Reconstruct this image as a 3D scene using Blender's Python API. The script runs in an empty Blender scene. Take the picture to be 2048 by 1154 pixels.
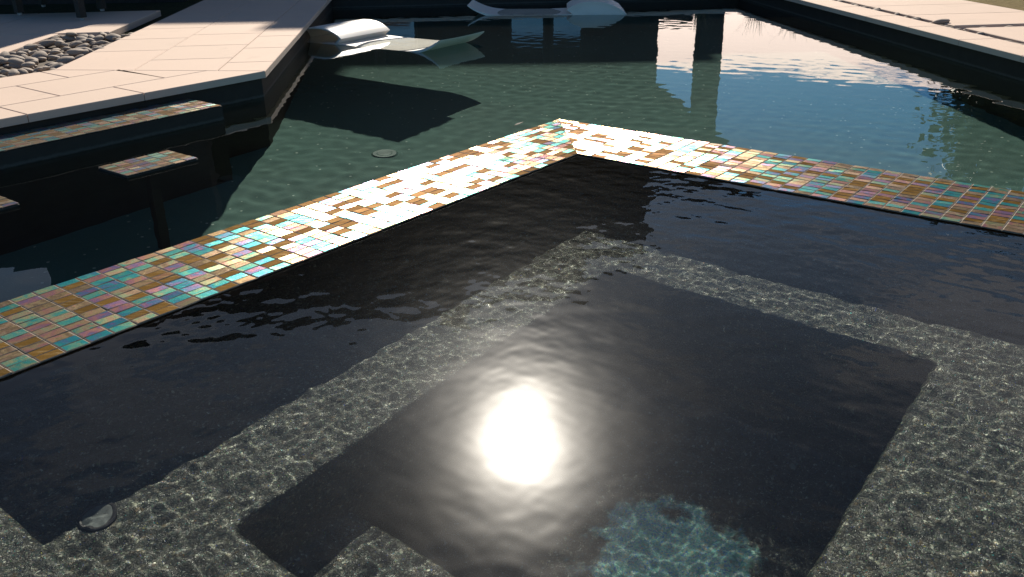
import bpy, bmesh, math, random
import numpy as np
from mathutils import Vector, Matrix, noise

scene = bpy.context.scene
COL = scene.collection
random.seed(11)
rng = np.random.default_rng(11)
R = math.radians

# ------------------------------------------------------------------ camera
CAM_H = 0.9                               # metres above the top of the spa wall (z = 0)
PITCH, ROLL, FPX = 23.8075, -0.8738, 1756.82
cam_data = bpy.data.cameras.new("camera")
cam_data.sensor_width = 36.0
cam_data.lens = FPX / 2048.0 * 36.0
cam_data.clip_start, cam_data.clip_end = 0.02, 2000.0
cam = bpy.data.objects.new("camera", cam_data)
COL.objects.link(cam)
up_c = Vector((-0.01395283, -0.91480055, -0.40366479)).normalized()     # world up seen by the lens (x right, y down, z ahead)
fw_c = (Vector((0, 0, 1)) - up_c * up_c.z).normalized()
rt_c = fw_c.cross(up_c)
rows = Matrix((rt_c, fw_c, up_c))          # world = rows @ lens
cam.matrix_world = Matrix.Translation((0, 0, CAM_H)) @ (rows @ Matrix(((1, 0, 0), (0, -1, 0), (0, 0, -1)))).to_4x4()
scene.camera = cam

# ------------------------------------------------------------------ light
SUN_EL, SUN_AZ = 33.44, 0.44               # azimuth measured from +Y towards +X
world = bpy.data.worlds.new("World")
scene.world = world
world.use_nodes = True
SKY_STRENGTH = 0.055
sun_data = bpy.data.lights.new("sun", 'SUN')
sun_data.energy = 5.0
sun_data.angle = R(0.53)
sun_data.color = (1.0, 0.92, 0.80)
sun = bpy.data.objects.new("sun", sun_data)
COL.objects.link(sun)
sd = Vector((math.sin(R(SUN_AZ)) * math.cos(R(SUN_EL)), math.cos(R(SUN_AZ)) * math.cos(R(SUN_EL)), math.sin(R(SUN_EL))))
sun.rotation_euler = sd.to_track_quat('Z', 'Y').to_euler()
sun_data.cycles.is_caustics_light = True
scene.view_settings.view_transform = 'Standard'
scene.view_settings.look = 'None'
scene.view_settings.gamma = 1.0
scene.view_settings.use_curve_mapping = False
scene.view_settings.exposure = 0.5
scene.render.engine = 'CYCLES'
cy = scene.cycles
cy.max_bounces = 10; cy.transmission_bounces = 8; cy.glossy_bounces = 6; cy.diffuse_bounces = 4
cy.caustics_reflective = True; cy.caustics_refractive = True
cy.sample_clamp_indirect = 3.0
cy.blur_glossy = 0.2
cy.use_denoising = True
try:
    cy.denoiser = 'OPENIMAGEDENOISE'
except Exception:
    pass


# ------------------------------------------------------------------ node helpers
class NT:
    def __init__(self, tree):
        self.t = tree
        tree.nodes.clear()

    def n(self, kind, **kw):
        nd = self.t.nodes.new(kind)
        for k, v in kw.items():
            if k.startswith("i_"):
                key = k[2:].replace("_", " ")
                nd.inputs[key].default_value = v
            else:
                setattr(nd, k, v)
        return nd

    def l(self, a, b):
        self.t.links.new(a, b)

    def math(self, op, a, b=None, c=None, clamp=False):
        nd = self.t.nodes.new("ShaderNodeMath"); nd.operation = op; nd.use_clamp = clamp
        for i, v in enumerate((a, b, c)):
            if v is None: continue
            if isinstance(v, (int, float)): nd.inputs[i].default_value = v
            else: self.l(v, nd.inputs[i])
        return nd.outputs[0]

    def mixc(self, f, a, b, mode='MIX'):
        nd = self.t.nodes.new("ShaderNodeMix"); nd.data_type = 'RGBA'; nd.blend_type = mode
        for i, v in ((0, f), (6, a), (7, b)):
            if isinstance(v, (int, float)): nd.inputs[i].default_value = v
            elif isinstance(v, (tuple, list)): nd.inputs[i].default_value = (*v[:3], 1)
            else: self.l(v, nd.inputs[i])
        return nd.outputs[2]

    def ramp(self, f, stops, interp='LINEAR'):
        nd = self.t.nodes.new("ShaderNodeValToRGB")
        cr = nd.color_ramp; cr.interpolation = interp
        while len(cr.elements) < len(stops): cr.elements.new(0.5)
        for e, (p, c) in zip(cr.elements, stops):
            e.position = p; e.color = (*c[:3], 1) if isinstance(c, (tuple, list)) else (c, c, c, 1)
        self.l(f, nd.inputs[0])
        return nd.outputs[0]

    def rng(self, v, a, b, c=0.0, d=1.0, kind='SMOOTHSTEP'):
        nd = self.t.nodes.new("ShaderNodeMapRange"); nd.interpolation_type = kind
        for i, x in ((1, a), (2, b), (3, c), (4, d)): nd.inputs[i].default_value = x
        self.l(v, nd.inputs[0])
        return nd.outputs[0]

    def coord(self, scale=(1, 1, 1), rot=(0, 0, 0), out='Object'):
        tc = self.t.nodes.new("ShaderNodeTexCoord")
        mp = self.t.nodes.new("ShaderNodeMapping")
        mp.inputs['Scale'].default_value = scale; mp.inputs['Rotation'].default_value = rot
        self.l(tc.outputs[out], mp.inputs[0])
        return mp.outputs[0]

    def noise(self, vec, scale, detail=3, rough=0.55, dist=0.0):
        nd = self.t.nodes.new("ShaderNodeTexNoise")
        nd.inputs['Scale'].default_value = scale; nd.inputs['Detail'].default_value = detail
        nd.inputs['Roughness'].default_value = rough; nd.inputs['Distortion'].default_value = dist
        if vec is not None: self.l(vec, nd.inputs['Vector'])
        return nd

    def bump(self, height, strength, dist=0.01, normal=None):
        nd = self.t.nodes.new("ShaderNodeBump")
        nd.inputs['Strength'].default_value = strength; nd.inputs['Distance'].default_value = dist
        self.l(height, nd.inputs['Height'])
        if normal is not None: self.l(normal, nd.inputs['Normal'])
        return nd.outputs[0]


def mat(name):
    m = bpy.data.materials.new(name); m.use_nodes = True
    k = NT(m.node_tree)
    out = k.n("ShaderNodeOutputMaterial")
    return m, k, out


def principled(k, out, color=None, rough=0.6, metal=0.0, spec=0.5, normal=None):
    p = k.n("ShaderNodeBsdfPrincipled")
    for key, v in (('Base Color', color), ('Roughness', rough), ('Metallic', metal), ('Specular IOR Level', spec), ('Normal', normal)):
        if v is None: continue
        if isinstance(v, (int, float)): p.inputs[key].default_value = v
        elif isinstance(v, (tuple, list)): p.inputs[key].default_value = (*v[:3], 1)
        else: k.l(v, p.inputs[key])
    k.l(p.outputs[0], out.inputs[0])
    return p


# ------------------------------------------------------------------ sky
def build_world():
    k = NT(world.node_tree)
    out = k.n("ShaderNodeOutputWorld")
    sky = k.n("ShaderNodeTexSky", sky_type='NISHITA', sun_disc=False)
    sky.sun_elevation = R(SUN_EL); sky.sun_rotation = R(SUN_AZ)
    sky.air_density = 1.0; sky.dust_density = 0.15; sky.ozone_density = 4.0
    tc = k.n("ShaderNodeTexCoord")
    sep = k.n("ShaderNodeSeparateXYZ"); k.l(tc.outputs['Generated'], sep.inputs[0])
    x, y, z = sep.outputs
    mp = k.n("ShaderNodeMapping"); mp.inputs['Scale'].default_value = (3.0, 3.0, 26.0)
    k.l(tc.outputs['Generated'], mp.inputs[0])
    nz = k.noise(mp.outputs[0], 1.6, 6, 0.6).outputs[0]
    # cloud bank low over the right, breaking into streaks above
    az = k.math('ARCTAN2', x, y)
    fade = k.rng(z, 0.130, 0.215, 0.42, -0.35, 'LINEAR')
    bank = k.rng(k.math('ADD', nz, fade), 0.56, 0.64)
    bank = k.math('MULTIPLY', bank, k.rng(az, 0.02, 0.14))
    bank = k.math('MULTIPLY', bank, k.rng(az, 0.75, 1.0, 1.0, 0.0))
    # thin grey veil higher up on the right and along the roof
    mp2 = k.n("ShaderNodeMapping"); mp2.inputs['Scale'].default_value = (2.0, 2.0, 7.0); mp2.inputs['Location'].default_value = (3.1, 0.7, 0.2)
    k.l(tc.outputs['Generated'], mp2.inputs[0])
    nz2 = k.noise(mp2.outputs[0], 1.9, 5, 0.55).outputs[0]
    veil = k.rng(nz2, 0.50, 0.58)
    veil = k.math('MULTIPLY', veil, k.rng(z, 0.30, 0.37))
    zn = k.math('ADD', z, k.math('MULTIPLY', k.math('SUBTRACT', nz, 0.5), 0.12)); an = k.math('ADD', az, k.math('MULTIPLY', k.math('SUBTRACT', nz2, 0.5), 0.5))
    hi = k.math('MULTIPLY', k.math('MULTIPLY', k.rng(an, 0.34, 0.44), k.rng(zn, 0.33, 0.37)), k.rng(zn, 0.42, 0.54, 1.0, 0.0))
    hi = k.math('MULTIPLY', hi, k.rng(an, 0.8, 1.1, 1.0, 0.0))
    skyc = k.n("ShaderNodeHueSaturation"); away = k.rng(k.math('ABSOLUTE', az), 0.9, 1.5)
    k.l(k.math('MAXIMUM', k.rng(z, 0.20, 0.36, 1.40, 0.72), k.math('MULTIPLY', away, 1.40)), skyc.inputs['Saturation'])
    k.l(k.math('MAXIMUM', k.rng(z, 0.20, 0.36, 1.0, 0.70), away), skyc.inputs['Value'])
    k.l(sky.outputs[0], skyc.inputs['Color'])
    c = k.mixc(k.math('MULTIPLY', veil, 0.30), skyc.outputs[0], (6.5, 6.2, 6.3))
    c = k.mixc(k.math('MULTIPLY', hi, 0.5), c, (9.0, 8.2, 8.2))
    c = k.mixc(k.math('MULTIPLY', bank, 0.95), c, (31.0, 24.5, 21.0))
    bg = k.n("ShaderNodeBackground"); bg.inputs[1].default_value = SKY_STRENGTH
    k.l(c, bg.inputs[0]); k.l(bg.outputs[0], out.inputs[0])


build_world()


# ------------------------------------------------------------------ materials
def mat_deck():
    m, k, out = mat("limestone_paver")
    v = k.coord()
    n1 = k.noise(v, 1.3, 4, 0.6).outputs[0]; n2 = k.noise(v, 60, 4, 0.7).outputs[0]; n3 = k.noise(v, 420, 2).outputs[0]
    geo = k.n("ShaderNodeNewGeometry")
    c = k.mixc(n1, (0.585, 0.445, 0.355), (0.69, 0.53, 0.425))
    c = k.mixc(k.math('MULTIPLY', geo.outputs['Random Per Island'], 0.35), c, (0.58, 0.46, 0.37))
    c = k.mixc(k.rng(n2, 0.60, 0.75, 0, 0.35), c, (0.45, 0.37, 0.31))
    c = k.mixc(k.rng(n3, 0.62, 0.7, 0, 0.3), c, (0.40, 0.34, 0.29))
    n4 = k.noise(v, 5.5, 6, 0.65, 0.6).outputs[0]
    c = k.mixc(k.rng(n4, 0.56, 0.74, 0, 0.22), c, (0.40, 0.32, 0.25))
    principled(k, out, c, 0.8, 0, 0.25, k.bump(n2, 0.25, 0.002))
    return m


def mat_plain(name, c1, c2, scale=8, rough=0.7, spec=0.4, bump=0.2, bdist=0.004, metal=0.0):
    m, k, out = mat(name)
    v = k.coord()
    n1 = k.noise(v, scale, 5, 0.6).outputs[0]; n2 = k.noise(v, scale * 9, 3, 0.6).outputs[0]
    f = k.rng(k.math('ADD', k.math('MULTIPLY', n1, 0.7), k.math('MULTIPLY', n2, 0.3)), 0.35, 0.65)
    c = k.mixc(f, c1, c2)
    principled(k, out, c, rough, metal, spec, k.bump(n2, bump, bdist))
    return m


def mat_mosaic(name, width_dir, rot, dim=1.0):
    """Iridescent rolled glass: every tile is its own island with its own hue; ridges run along the tile, so light spreads across it."""
    m, k, out = mat(name)
    geo = k.n("ShaderNodeNewGeometry")
    r = geo.outputs['Random Per Island']
    wn = k.n("ShaderNodeTexWhiteNoise", noise_dimensions='1D'); k.l(k.math('MULTIPLY', r, 91.7), wn.inputs['W'])
    r2 = wn.outputs['Value']
    wn2 = k.n("ShaderNodeTexWhiteNoise", noise_dimensions='1D'); k.l(k.math('ADD', k.math('MULTIPLY', r, 57.1), 7.3), wn2.inputs['W'])
    r3 = wn2.outputs['Value']
    wn3 = k.n("ShaderNodeTexWhiteNoise", noise_dimensions='1D'); k.l(k.math('ADD', k.math('MULTIPLY', r, 33.9), 19.7), wn3.inputs['W'])
    r4 = wn3.outputs['Value']
    v = k.coord()
    streak = k.noise(k.coord((16, 110, 16), (0, 0, rot)), 1.0, 3, 0.6, 0.5).outputs[0]
    fine = k.noise(v, 420, 2, 0.6).outputs[0]
    blot = k.noise(v, 24, 4, 0.6, 0.8).outputs[0]
    f = k.math('FRACT', k.math('ADD', r2, k.math('MULTIPLY', k.math('SUBTRACT', blot, 0.5), 0.85)))
    pal = k.ramp(f, [(0.0, (0.30, 0.20, 0.11)), (0.08, (0.56, 0.41, 0.21)), (0.17, (0.62, 0.31, 0.21)), (0.27, (0.50, 0.23, 0.26)), (0.36, (0.30, 0.18, 0.36)),
                     (0.44, (0.12, 0.23, 0.42)), (0.53, (0.03, 0.32, 0.40)), (0.63, (0.03, 0.42, 0.41)), (0.73, (0.13, 0.44, 0.33)), (0.83, (0.43, 0.46, 0.25)),
                     (0.92, (0.54, 0.35, 0.23)), (1.0, (0.30, 0.20, 0.11))])
    brown = k.mixc(streak, (0.10, 0.058, 0.016), (0.21, 0.122, 0.034))
    coated = k.rng(r3, 0.20, 0.24)                  # the rest of the tiles are plain bronze glass
    c = k.mixc(coated, brown, pal)
    c = k.mixc(k.rng(streak, 0.5, 0.75, 0, 0.4), c, k.mixc(0.5, c, (0.75, 0.60, 0.38)))
    c = k.mixc(k.rng(fine, 0.35, 0.65, 0.30, 0.0), c, (0.015, 0.015, 0.015))
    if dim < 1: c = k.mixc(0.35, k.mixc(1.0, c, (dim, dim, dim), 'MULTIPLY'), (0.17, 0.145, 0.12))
    metal = k.math('ADD', 0.15, k.math('MULTIPLY', coated, 0.62 if dim == 1 else 0.40))
    rough = k.math('ADD', k.rng(r2, 0.0, 1.0, 0.26, 0.37, 'LINEAR'), k.math('MULTIPLY', blot, 0.05))
    rough = k.math('ADD', rough, k.math('MULTIPLY', k.math('SUBTRACT', 1.0, coated), 0.17))
    spec = k.math('ADD', 0.02, k.math('MULTIPLY', coated, 0.48))
    # rolled ridges and tilt: the normal leans across the tile
    lean = k.math('ADD', k.math('MULTIPLY', k.math('SUBTRACT', r4, 0.5), 0.40), k.math('MULTIPLY', k.math('SUBTRACT', streak, 0.5), 0.42))
    sc = k.n("ShaderNodeVectorMath", operation='SCALE'); sc.inputs[0].default_value = (width_dir[0], width_dir[1], 0); k.l(lean, sc.inputs['Scale'])
    ad = k.n("ShaderNodeVectorMath", operation='ADD'); k.l(k.bump(fine, 0.22, 0.002), ad.inputs[0]); k.l(sc.outputs[0], ad.inputs[1])
    nm = k.n("ShaderNodeVectorMath", operation='NORMALIZE'); k.l(ad.outputs[0], nm.inputs[0])
    p = principled(k, out, c, rough, metal, spec, nm.outputs[0])
    k.l(k.mixc(coated, (1.0, 0.50, 0.12), (1.0, 0.93, 0.82)), p.inputs['Specular Tint'])
    p.inputs['Anisotropic'].default_value = 0.84
    tg = k.n("ShaderNodeCombineXYZ"); tg.inputs[0].default_value = width_dir[0]; tg.inputs[1].default_value = width_dir[1]
    k.l(tg.outputs[0], p.inputs['Tangent'])
    return m


def mat_pebble(name="pebble_plaster", sun_patch=None):
    m, k, out = mat(name)
    v = k.coord()
    warp = k.noise(v, 70, 3, 0.7).outputs['Color']
    vv = k.n("ShaderNodeVectorMath", operation='MULTIPLY_ADD'); k.l(warp, vv.inputs[0]); vv.inputs[1].default_value = (0.016,) * 3; k.l(v, vv.inputs[2])

    def cells(scale):
        vo = k.n("ShaderNodeTexVoronoi", feature='F1'); vo.inputs['Scale'].default_value = scale; k.l(vv.outputs[0], vo.inputs['Vector'])
        sp = k.n("ShaderNodeSeparateColor"); k.l(vo.outputs['Color'], sp.inputs[0])
        return vo.outputs['Distance'], sp.outputs
    d1, (r1, g1, b1) = cells(105)
    d2, (r2, g2, b2) = cells(240)
    d3, (r3, g3, b3) = cells(330)
    big = k.ramp(r1, [(0.0, (0.030, 0.032, 0.028)), (0.3, (0.060, 0.062, 0.050)), (0.5, (0.050, 0.066, 0.058)), (0.68, (0.10, 0.095, 0.075)), (0.80, (0.045, 0.075, 0.068)),
                      (0.90, (0.14, 0.10, 0.055)), (0.96, (0.20, 0.20, 0.16)), (1.0, (0.36, 0.35, 0.29))])
    small = k.ramp(r2, [(0, (0.020, 0.022, 0.020)), (0.14, (0.030, 0.058, 0.056)), (0.28, (0.062, 0.050, 0.034)), (0.42, (0.036, 0.042, 0.060)), (0.56, (0.062, 0.066, 0.046)),
                        (0.68, (0.085, 0.060, 0.048)), (0.78, (0.060, 0.105, 0.092)), (0.86, (0.15, 0.145, 0.11)), (0.94, (0.30, 0.30, 0.24)), (1, (0.68, 0.68, 0.60))])  # the varied hues also paint in sunlight split by the water
    patch = k.noise(v, 9, 4, 0.6).outputs[0]
    pick = k.rng(k.math('ADD', g1, k.math('MULTIPLY', k.math('SUBTRACT', patch, 0.5), 1.2)), 0.42, 0.58)
    c = k.mixc(pick, small, big)
    c = k.mixc(k.math('MULTIPLY', k.rng(d1, 0.30, 0.6), k.math('MULTIPLY', pick, 0.7)), c, (0.022, 0.023, 0.022))
    c = k.mixc(k.rng(patch, 0.3, 0.7, 0.25, 0.0), c, (0.03, 0.034, 0.03))
    hue = k.ramp(b3, [(0, (0.03, 0.07, 0.42)), (0.22, (0.05, 0.40, 0.42)), (0.40, (0.10, 0.38, 0.10)), (0.55, (0.55, 0.48, 0.10)), (0.68, (0.55, 0.24, 0.08)), (0.80, (0.85, 0.83, 0.75))], 'CONSTANT')
    bead_sparkle = k.math('MULTIPLY', k.rng(g3, 0.930, 0.934), k.rng(d3, 0.28, 0.42, 1.0, 0.0))  # glass beads whose colours also paint in the water's rainbow sparkle
    c = k.mixc(k.math('MULTIPLY', bead_sparkle, 0.9), c, hue)
    if sun_patch:                                            # sunlight focused on the well floor, painted as a ragged pale blue patch
        mp = k.n("ShaderNodeVectorMath", operation='DISTANCE'); k.l(v, mp.inputs[0]); mp.inputs[1].default_value = sun_patch[:3]
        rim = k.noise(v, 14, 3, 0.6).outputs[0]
        inside = k.rng(k.math('ADD', mp.outputs['Value'], k.math('MULTIPLY', k.math('SUBTRACT', rim, 0.5), 0.30)), sun_patch[3] - 0.03, sun_patch[3] + 0.03, 1.0, 0.0)
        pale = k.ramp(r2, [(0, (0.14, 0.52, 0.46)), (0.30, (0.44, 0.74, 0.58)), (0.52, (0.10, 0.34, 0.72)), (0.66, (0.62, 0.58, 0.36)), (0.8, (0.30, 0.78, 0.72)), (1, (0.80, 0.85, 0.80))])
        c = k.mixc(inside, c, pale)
    c = k.mixc(1.0, c, (0.86, 0.92, 0.82), 'MULTIPLY')
    h = k.math('ADD', k.math('MULTIPLY', k.math('SUBTRACT', 1.0, d1), k.math('MULTIPLY', pick, 0.6)), k.math('MULTIPLY', k.math('SUBTRACT', 1.0, d2), 0.4))
    principled(k, out, c, k.rng(g2, 0, 1, 0.18, 0.6, 'LINEAR'), 0, 0.5, k.bump(h, 0.75, 0.006))
    return m


def mat_poolfloor():
    m, k, out = mat("green_grey_plaster")
    v = k.coord()
    n0 = k.noise(v, 0.9, 3).outputs[0]; n1 = k.noise(v, 14, 5, 0.7).outputs[0]; n2 = k.noise(v, 130, 3, 0.7).outputs[0]
    c = k.mixc(n1, (0.046, 0.122, 0.100), (0.070, 0.155, 0.128))
    c = k.mixc(k.rng(n0, 0.35, 0.7, 0, 0.4), c, (0.066, 0.112, 0.092))
    c = k.mixc(k.rng(n2, 0.60, 0.72, 0, 0.7), c, (0.20, 0.29, 0.24))
    vo = k.n("ShaderNodeTexVoronoi"); vo.inputs['Scale'].default_value = 34; k.l(v, vo.inputs['Vector'])
    sp = k.n("ShaderNodeSeparateColor"); k.l(vo.outputs['Color'], sp.inputs[0])
    fleck = k.math('MULTIPLY', k.rng(sp.outputs[0], 0.93, 0.935), k.rng(vo.outputs['Distance'], 0.20, 0.26, 1, 0))
    c = k.mixc(k.math('MULTIPLY', fleck, 0.6), c, (0.50, 0.62, 0.52))
    principled(k, out, c, 0.7, 0, 0.3, k.bump(n2, 0.3, 0.004))
    return m


def mat_water():
    m, k, out = mat("clear_pool_water")
    gl = k.n("ShaderNodeBsdfGlass"); gl.inputs['IOR'].default_value = 1.333; gl.inputs['Roughness'].default_value = 0.0
    gl.inputs['Color'].default_value = (0.97, 0.995, 0.99, 1)
    g1 = k.n("ShaderNodeBsdfGlossy"); g1.inputs['Roughness'].default_value = 0.19; g1.inputs['Anisotropy'].default_value = -0.18; g1.inputs['Color'].default_value = (1, 1, 1, 1)
    tg = k.n("ShaderNodeCombineXYZ"); tg.inputs[0].default_value = 1.0; k.l(tg.outputs[0], g1.inputs['Tangent'])
    mx = k.n("ShaderNodeMixShader"); mx.inputs[0].default_value = 0.0045
    k.l(gl.outputs[0], mx.inputs[1]); k.l(g1.outputs[0], mx.inputs[2])
    k.l(mx.outputs[0], out.inputs[0])
    return m


def mat_foliage(name, c1, c2):
    m, k, out = mat(name)
    geo = k.n("ShaderNodeNewGeometry")
    c = k.mixc(geo.outputs['Random Per Island'], c1, c2)
    principled(k, out, c, 0.55, 0, 0.3)
    return m


def mat_glass_pane():
    m, k, out = mat("reflective_window_glass")
    v = k.coord((1.2, 1.2, 0.8))
    n1 = k.noise(v, 1.5, 2).outputs[0]
    principled(k, out, k.mixc(n1, (0.20, 0.21, 0.235), (0.27, 0.28, 0.305)), 0.05, 0.85, 0.5, k.bump(n1, 0.05, 0.02))
    return m


def mat_pool_tile():
    """Small dark tiles with a pale lime mark just above the pool's waterline."""
    m, k, out = mat("dark_waterline_tile")
    v = k.coord()
    n1 = k.noise(v, 12, 5, 0.6).outputs[0]; n2 = k.noise(v, 40, 4, 0.65).outputs[0]
    c = k.mixc(n1, (0.040, 0.032, 0.027), (0.064, 0.052, 0.044))
    sep = k.n("ShaderNodeSeparateXYZ"); k.l(v, sep.inputs[0])
    zz = k.math('ADD', sep.outputs[2], k.math('MULTIPLY', k.math('SUBTRACT', n2, 0.5), 0.016))
    mark = k.math('MULTIPLY', k.rng(zz, Z_POOL + 0.000, Z_POOL + 0.008), k.rng(zz, Z_POOL + 0.010, Z_POOL + 0.022, 1.0, 0.0))
    c = k.mixc(k.math('MULTIPLY', mark, 0.22), c, (0.22, 0.20, 0.175))
    principled(k, out, c, 0.6, 0, 0.10, k.bump(n2, 0.2, 0.003))
    return m


def mat_lounger():
    m, k, out = mat("white_moulded_resin")
    v = k.coord()
    n1 = k.noise(v, 5, 4).outputs[0]; n2 = k.noise(v, 300, 2).outputs[0]
    c = k.mixc(k.rng(n1, 0.4, 0.75, 0, 0.5), (0.80, 0.75, 0.68), (0.70, 0.64, 0.55))
    p = principled(k, out, c, 0.42, 0, 0.45, k.bump(n2, 0.15, 0.001))
    return m


Z_SPA, Z_POOL, Z_DECK = -0.0060, -0.075, 0.07            # spa water, pool water and deck levels
SUN_PATCH = (0.395, 1.76, -1.116, 0.21)  # centre and radius of the sunlit patch painted on the spa floor
M_DECK = mat_deck()
M_MOSAIC = mat_mosaic("iridescent_glass_tile", (0.787, -0.617), R(-52))
M_MOSAIC_MUTED = mat_mosaic("muted_glass_tile", (0.787, -0.617), R(-52), 0.75)  # duller, greyer copy of the mosaic for the ledge and stools
M_MOSAIC_CROSS = mat_mosaic("iridescent_glass_tile_cross", (0.617, 0.787), R(38))
M_PEBBLE = mat_pebble()
M_PEBBLE_SUNPATCH = mat_pebble("sun_patch_pebble_floor", SUN_PATCH)
M_FLOOR = mat_poolfloor()
M_WATER = mat_water()
M_DARKTILE = mat_pool_tile()
M_COPINGSIDE = mat_plain("cut_stone_edge", (0.30, 0.27, 0.24), (0.40, 0.36, 0.31), 20, 0.8, 0.3)
M_GROUT = mat_plain("mosaic_grout", (0.16, 0.13, 0.10), (0.24, 0.20, 0.16), 60, 0.8, 0.2)
M_BED = mat_plain("joint_bedding", (0.12, 0.10, 0.085), (0.20, 0.17, 0.14), 30, 0.9, 0.1)
M_LAWN = mat_plain("shaded_lawn", (0.030, 0.036, 0.020), (0.060, 0.065, 0.032), 18, 0.9, 0.1, 0.8, 0.02)
M_DRYGRASS = mat_plain("dry_turf", (0.16, 0.12, 0.05), (0.26, 0.20, 0.09), 25, 0.9, 0.1, 0.8, 0.02)
M_STONE = mat_plain("river_stone", (0.22, 0.17, 0.135), (0.42, 0.345, 0.28), 22, 0.75, 0.3, 0.25, 0.003)
M_LOUNGER = mat_lounger()
M_HOUSE = mat_plain("dark_brown_render", (0.045, 0.035, 0.033), (0.065, 0.052, 0.048), 3, 0.9, 0.15)
M_ROOF = mat_plain("roof_sheet", (0.04, 0.035, 0.032), (0.07, 0.06, 0.055), 4, 0.7, 0.3)
M_FRAME = mat_plain("black_metal_frame", (0.018, 0.018, 0.018), (0.03, 0.03, 0.03), 40, 0.5, 0.5)
M_PANE = mat_glass_pane()
M_BARK = mat_plain("bark", (0.06, 0.045, 0.03), (0.12, 0.09, 0.065), 20, 0.9, 0.1, 0.6, 0.02)
M_LEAF = mat_foliage("tree_leaf", (0.03, 0.05, 0.018), (0.075, 0.095, 0.03))
M_GRASSBLADE = mat_foliage("grass_blade", (0.10, 0.09, 0.04), (0.20, 0.17, 0.08))
M_FENCE = mat_plain("dark_timber", (0.06, 0.045, 0.035), (0.10, 0.075, 0.055), 15, 0.8, 0.2)
M_CHAIR = mat_plain("dark_woven_wicker", (0.022, 0.020, 0.018), (0.045, 0.040, 0.034), 90, 0.6, 0.35, 0.5, 0.003)
M_GLIDE = mat_plain("pale_plastic_glide", (0.35, 0.35, 0.36), (0.45, 0.45, 0.45), 20, 0.5, 0.4)
M_LENS = mat_plain("frosted_lens", (0.06, 0.075, 0.072), (0.11, 0.13, 0.125), 90, 0.55, 0.3, 0.1)
M_RIM = mat_plain("dark_plastic_rim", (0.012, 0.013, 0.014), (0.03, 0.03, 0.032), 40, 0.4, 0.5)
M_DRAIN = mat_plain("grey_drain_plastic", (0.065, 0.13, 0.11), (0.10, 0.175, 0.15), 40, 0.5, 0.4)
M_DEADLEAF = mat_plain("dead_leaf", (0.030, 0.018, 0.012), (0.06, 0.035, 0.02), 60, 0.7, 0.3)


# ------------------------------------------------------------------ object helpers
def link(name, me, material=None, parent=None, smooth=False, receiver=False):
    o = bpy.data.objects.new(name, me)
    COL.objects.link(o)
    if material is not None:
        if len(me.materials): me.materials.clear()
        me.materials.append(material)
    if parent is not None: o.parent = parent
    if smooth:
        me.polygons.foreach_set("use_smooth", [True] * len(me.polygons))
    if receiver: o.cycles.is_caustics_receiver = True
    return o


def from_bm(name, bm, material, parent=None, smooth=False, receiver=False, recalc=True):
    if recalc: bmesh.ops.recalc_face_normals(bm, faces=bm.faces[:])
    me = bpy.data.meshes.new(name); bm.to_mesh(me); bm.free()
    return link(name, me, material, parent, smooth, receiver)


def grid_mesh(name, P, mask=None):
    """P: (n, m, 3) array of points; mask: (n-1, m-1) cells to keep."""
    n, m = P.shape[:2]
    idx = np.arange(n * m).reshape(n, m)
    q = np.stack([idx[:-1, :-1], idx[1:, :-1], idx[1:, 1:], idx[:-1, 1:]], -1)
    q = q[mask] if mask is not None else q.reshape(-1, 4)
    used = np.unique(q); remap = -np.ones(n * m, int); remap[used] = np.arange(len(used))
    v = P.reshape(-1, 3)[used]; q = remap[q]
    me = bpy.data.meshes.new(name)
    me.vertices.add(len(v)); me.vertices.foreach_set("co", v.astype(np.float32).ravel())
    me.loops.add(q.size); me.loops.foreach_set("vertex_index", q.astype(np.int32).ravel())
    me.polygons.add(len(q)); me.polygons.foreach_set("loop_start", np.arange(0, q.size, 4, dtype=np.int32))
    me.update(calc_edges=True); me.validate()
    return me


def tag(o, label=None, cat=None, group=None, kind=None):
    if label: o['label'] = label
    if cat: o['category'] = cat
    if group: o['group'] = group
    if kind: o['kind'] = kind
    return o


def empty(name, loc=(0, 0, 0), rz=0.0):
    o = bpy.data.objects.new(name, None); COL.objects.link(o)
    o.empty_display_size = 0.1
    o.location = loc; o.rotation_euler = (0, 0, rz)
    return o


def prism(bm, pts, z0, z1, bevel=0.0):
    """Extruded polygon (pts counter-clockwise or not), with a small chamfer on the top edge."""
    a = sum(pts[i][0] * pts[(i + 1) % len(pts)][1] - pts[(i + 1) % len(pts)][0] * pts[i][1] for i in range(len(pts)))
    if a < 0: pts = pts[::-1]
    n = len(pts)
    if bevel > 0:
        cx = sum(p[0] for p in pts) / n; cyy = sum(p[1] for p in pts) / n
        top = inset(pts, bevel)
        rings = [[(p[0], p[1], z0) for p in pts], [(p[0], p[1], z1 - bevel) for p in pts], [(p[0], p[1], z1) for p in top]]
    else:
        rings = [[(p[0], p[1], z0) for p in pts], [(p[0], p[1], z1) for p in pts]]
    vs = [[bm.verts.new(c) for c in r] for r in rings]
    for r0, r1 in zip(vs[:-1], vs[1:]):
        for i in range(n): bm.faces.new((r0[i], r0[(i + 1) % n], r1[(i + 1) % n], r1[i]))
    bm.faces.new(vs[-1]); bm.faces.new(vs[0][::-1])


def inset(pts, d):
    n = len(pts); res = []
    for i in range(n):
        p0, p1, p2 = (Vector(pts[(i - 1) % n][:2]), Vector(pts[i][:2]), Vector(pts[(i + 1) % n][:2]))
        e1 = (p1 - p0).normalized(); e2 = (p2 - p1).normalized()
        n1 = Vector((-e1.y, e1.x)); n2 = Vector((-e2.y, e2.x))
        bis = n1 + n2
        if bis.length < 1e-6: res.append(tuple(p1 + n1 * d)); continue
        bis.normalize()
        res.append(tuple(p1 + bis * (d / max(0.3, bis.dot(n1)))))
    return res


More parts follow.
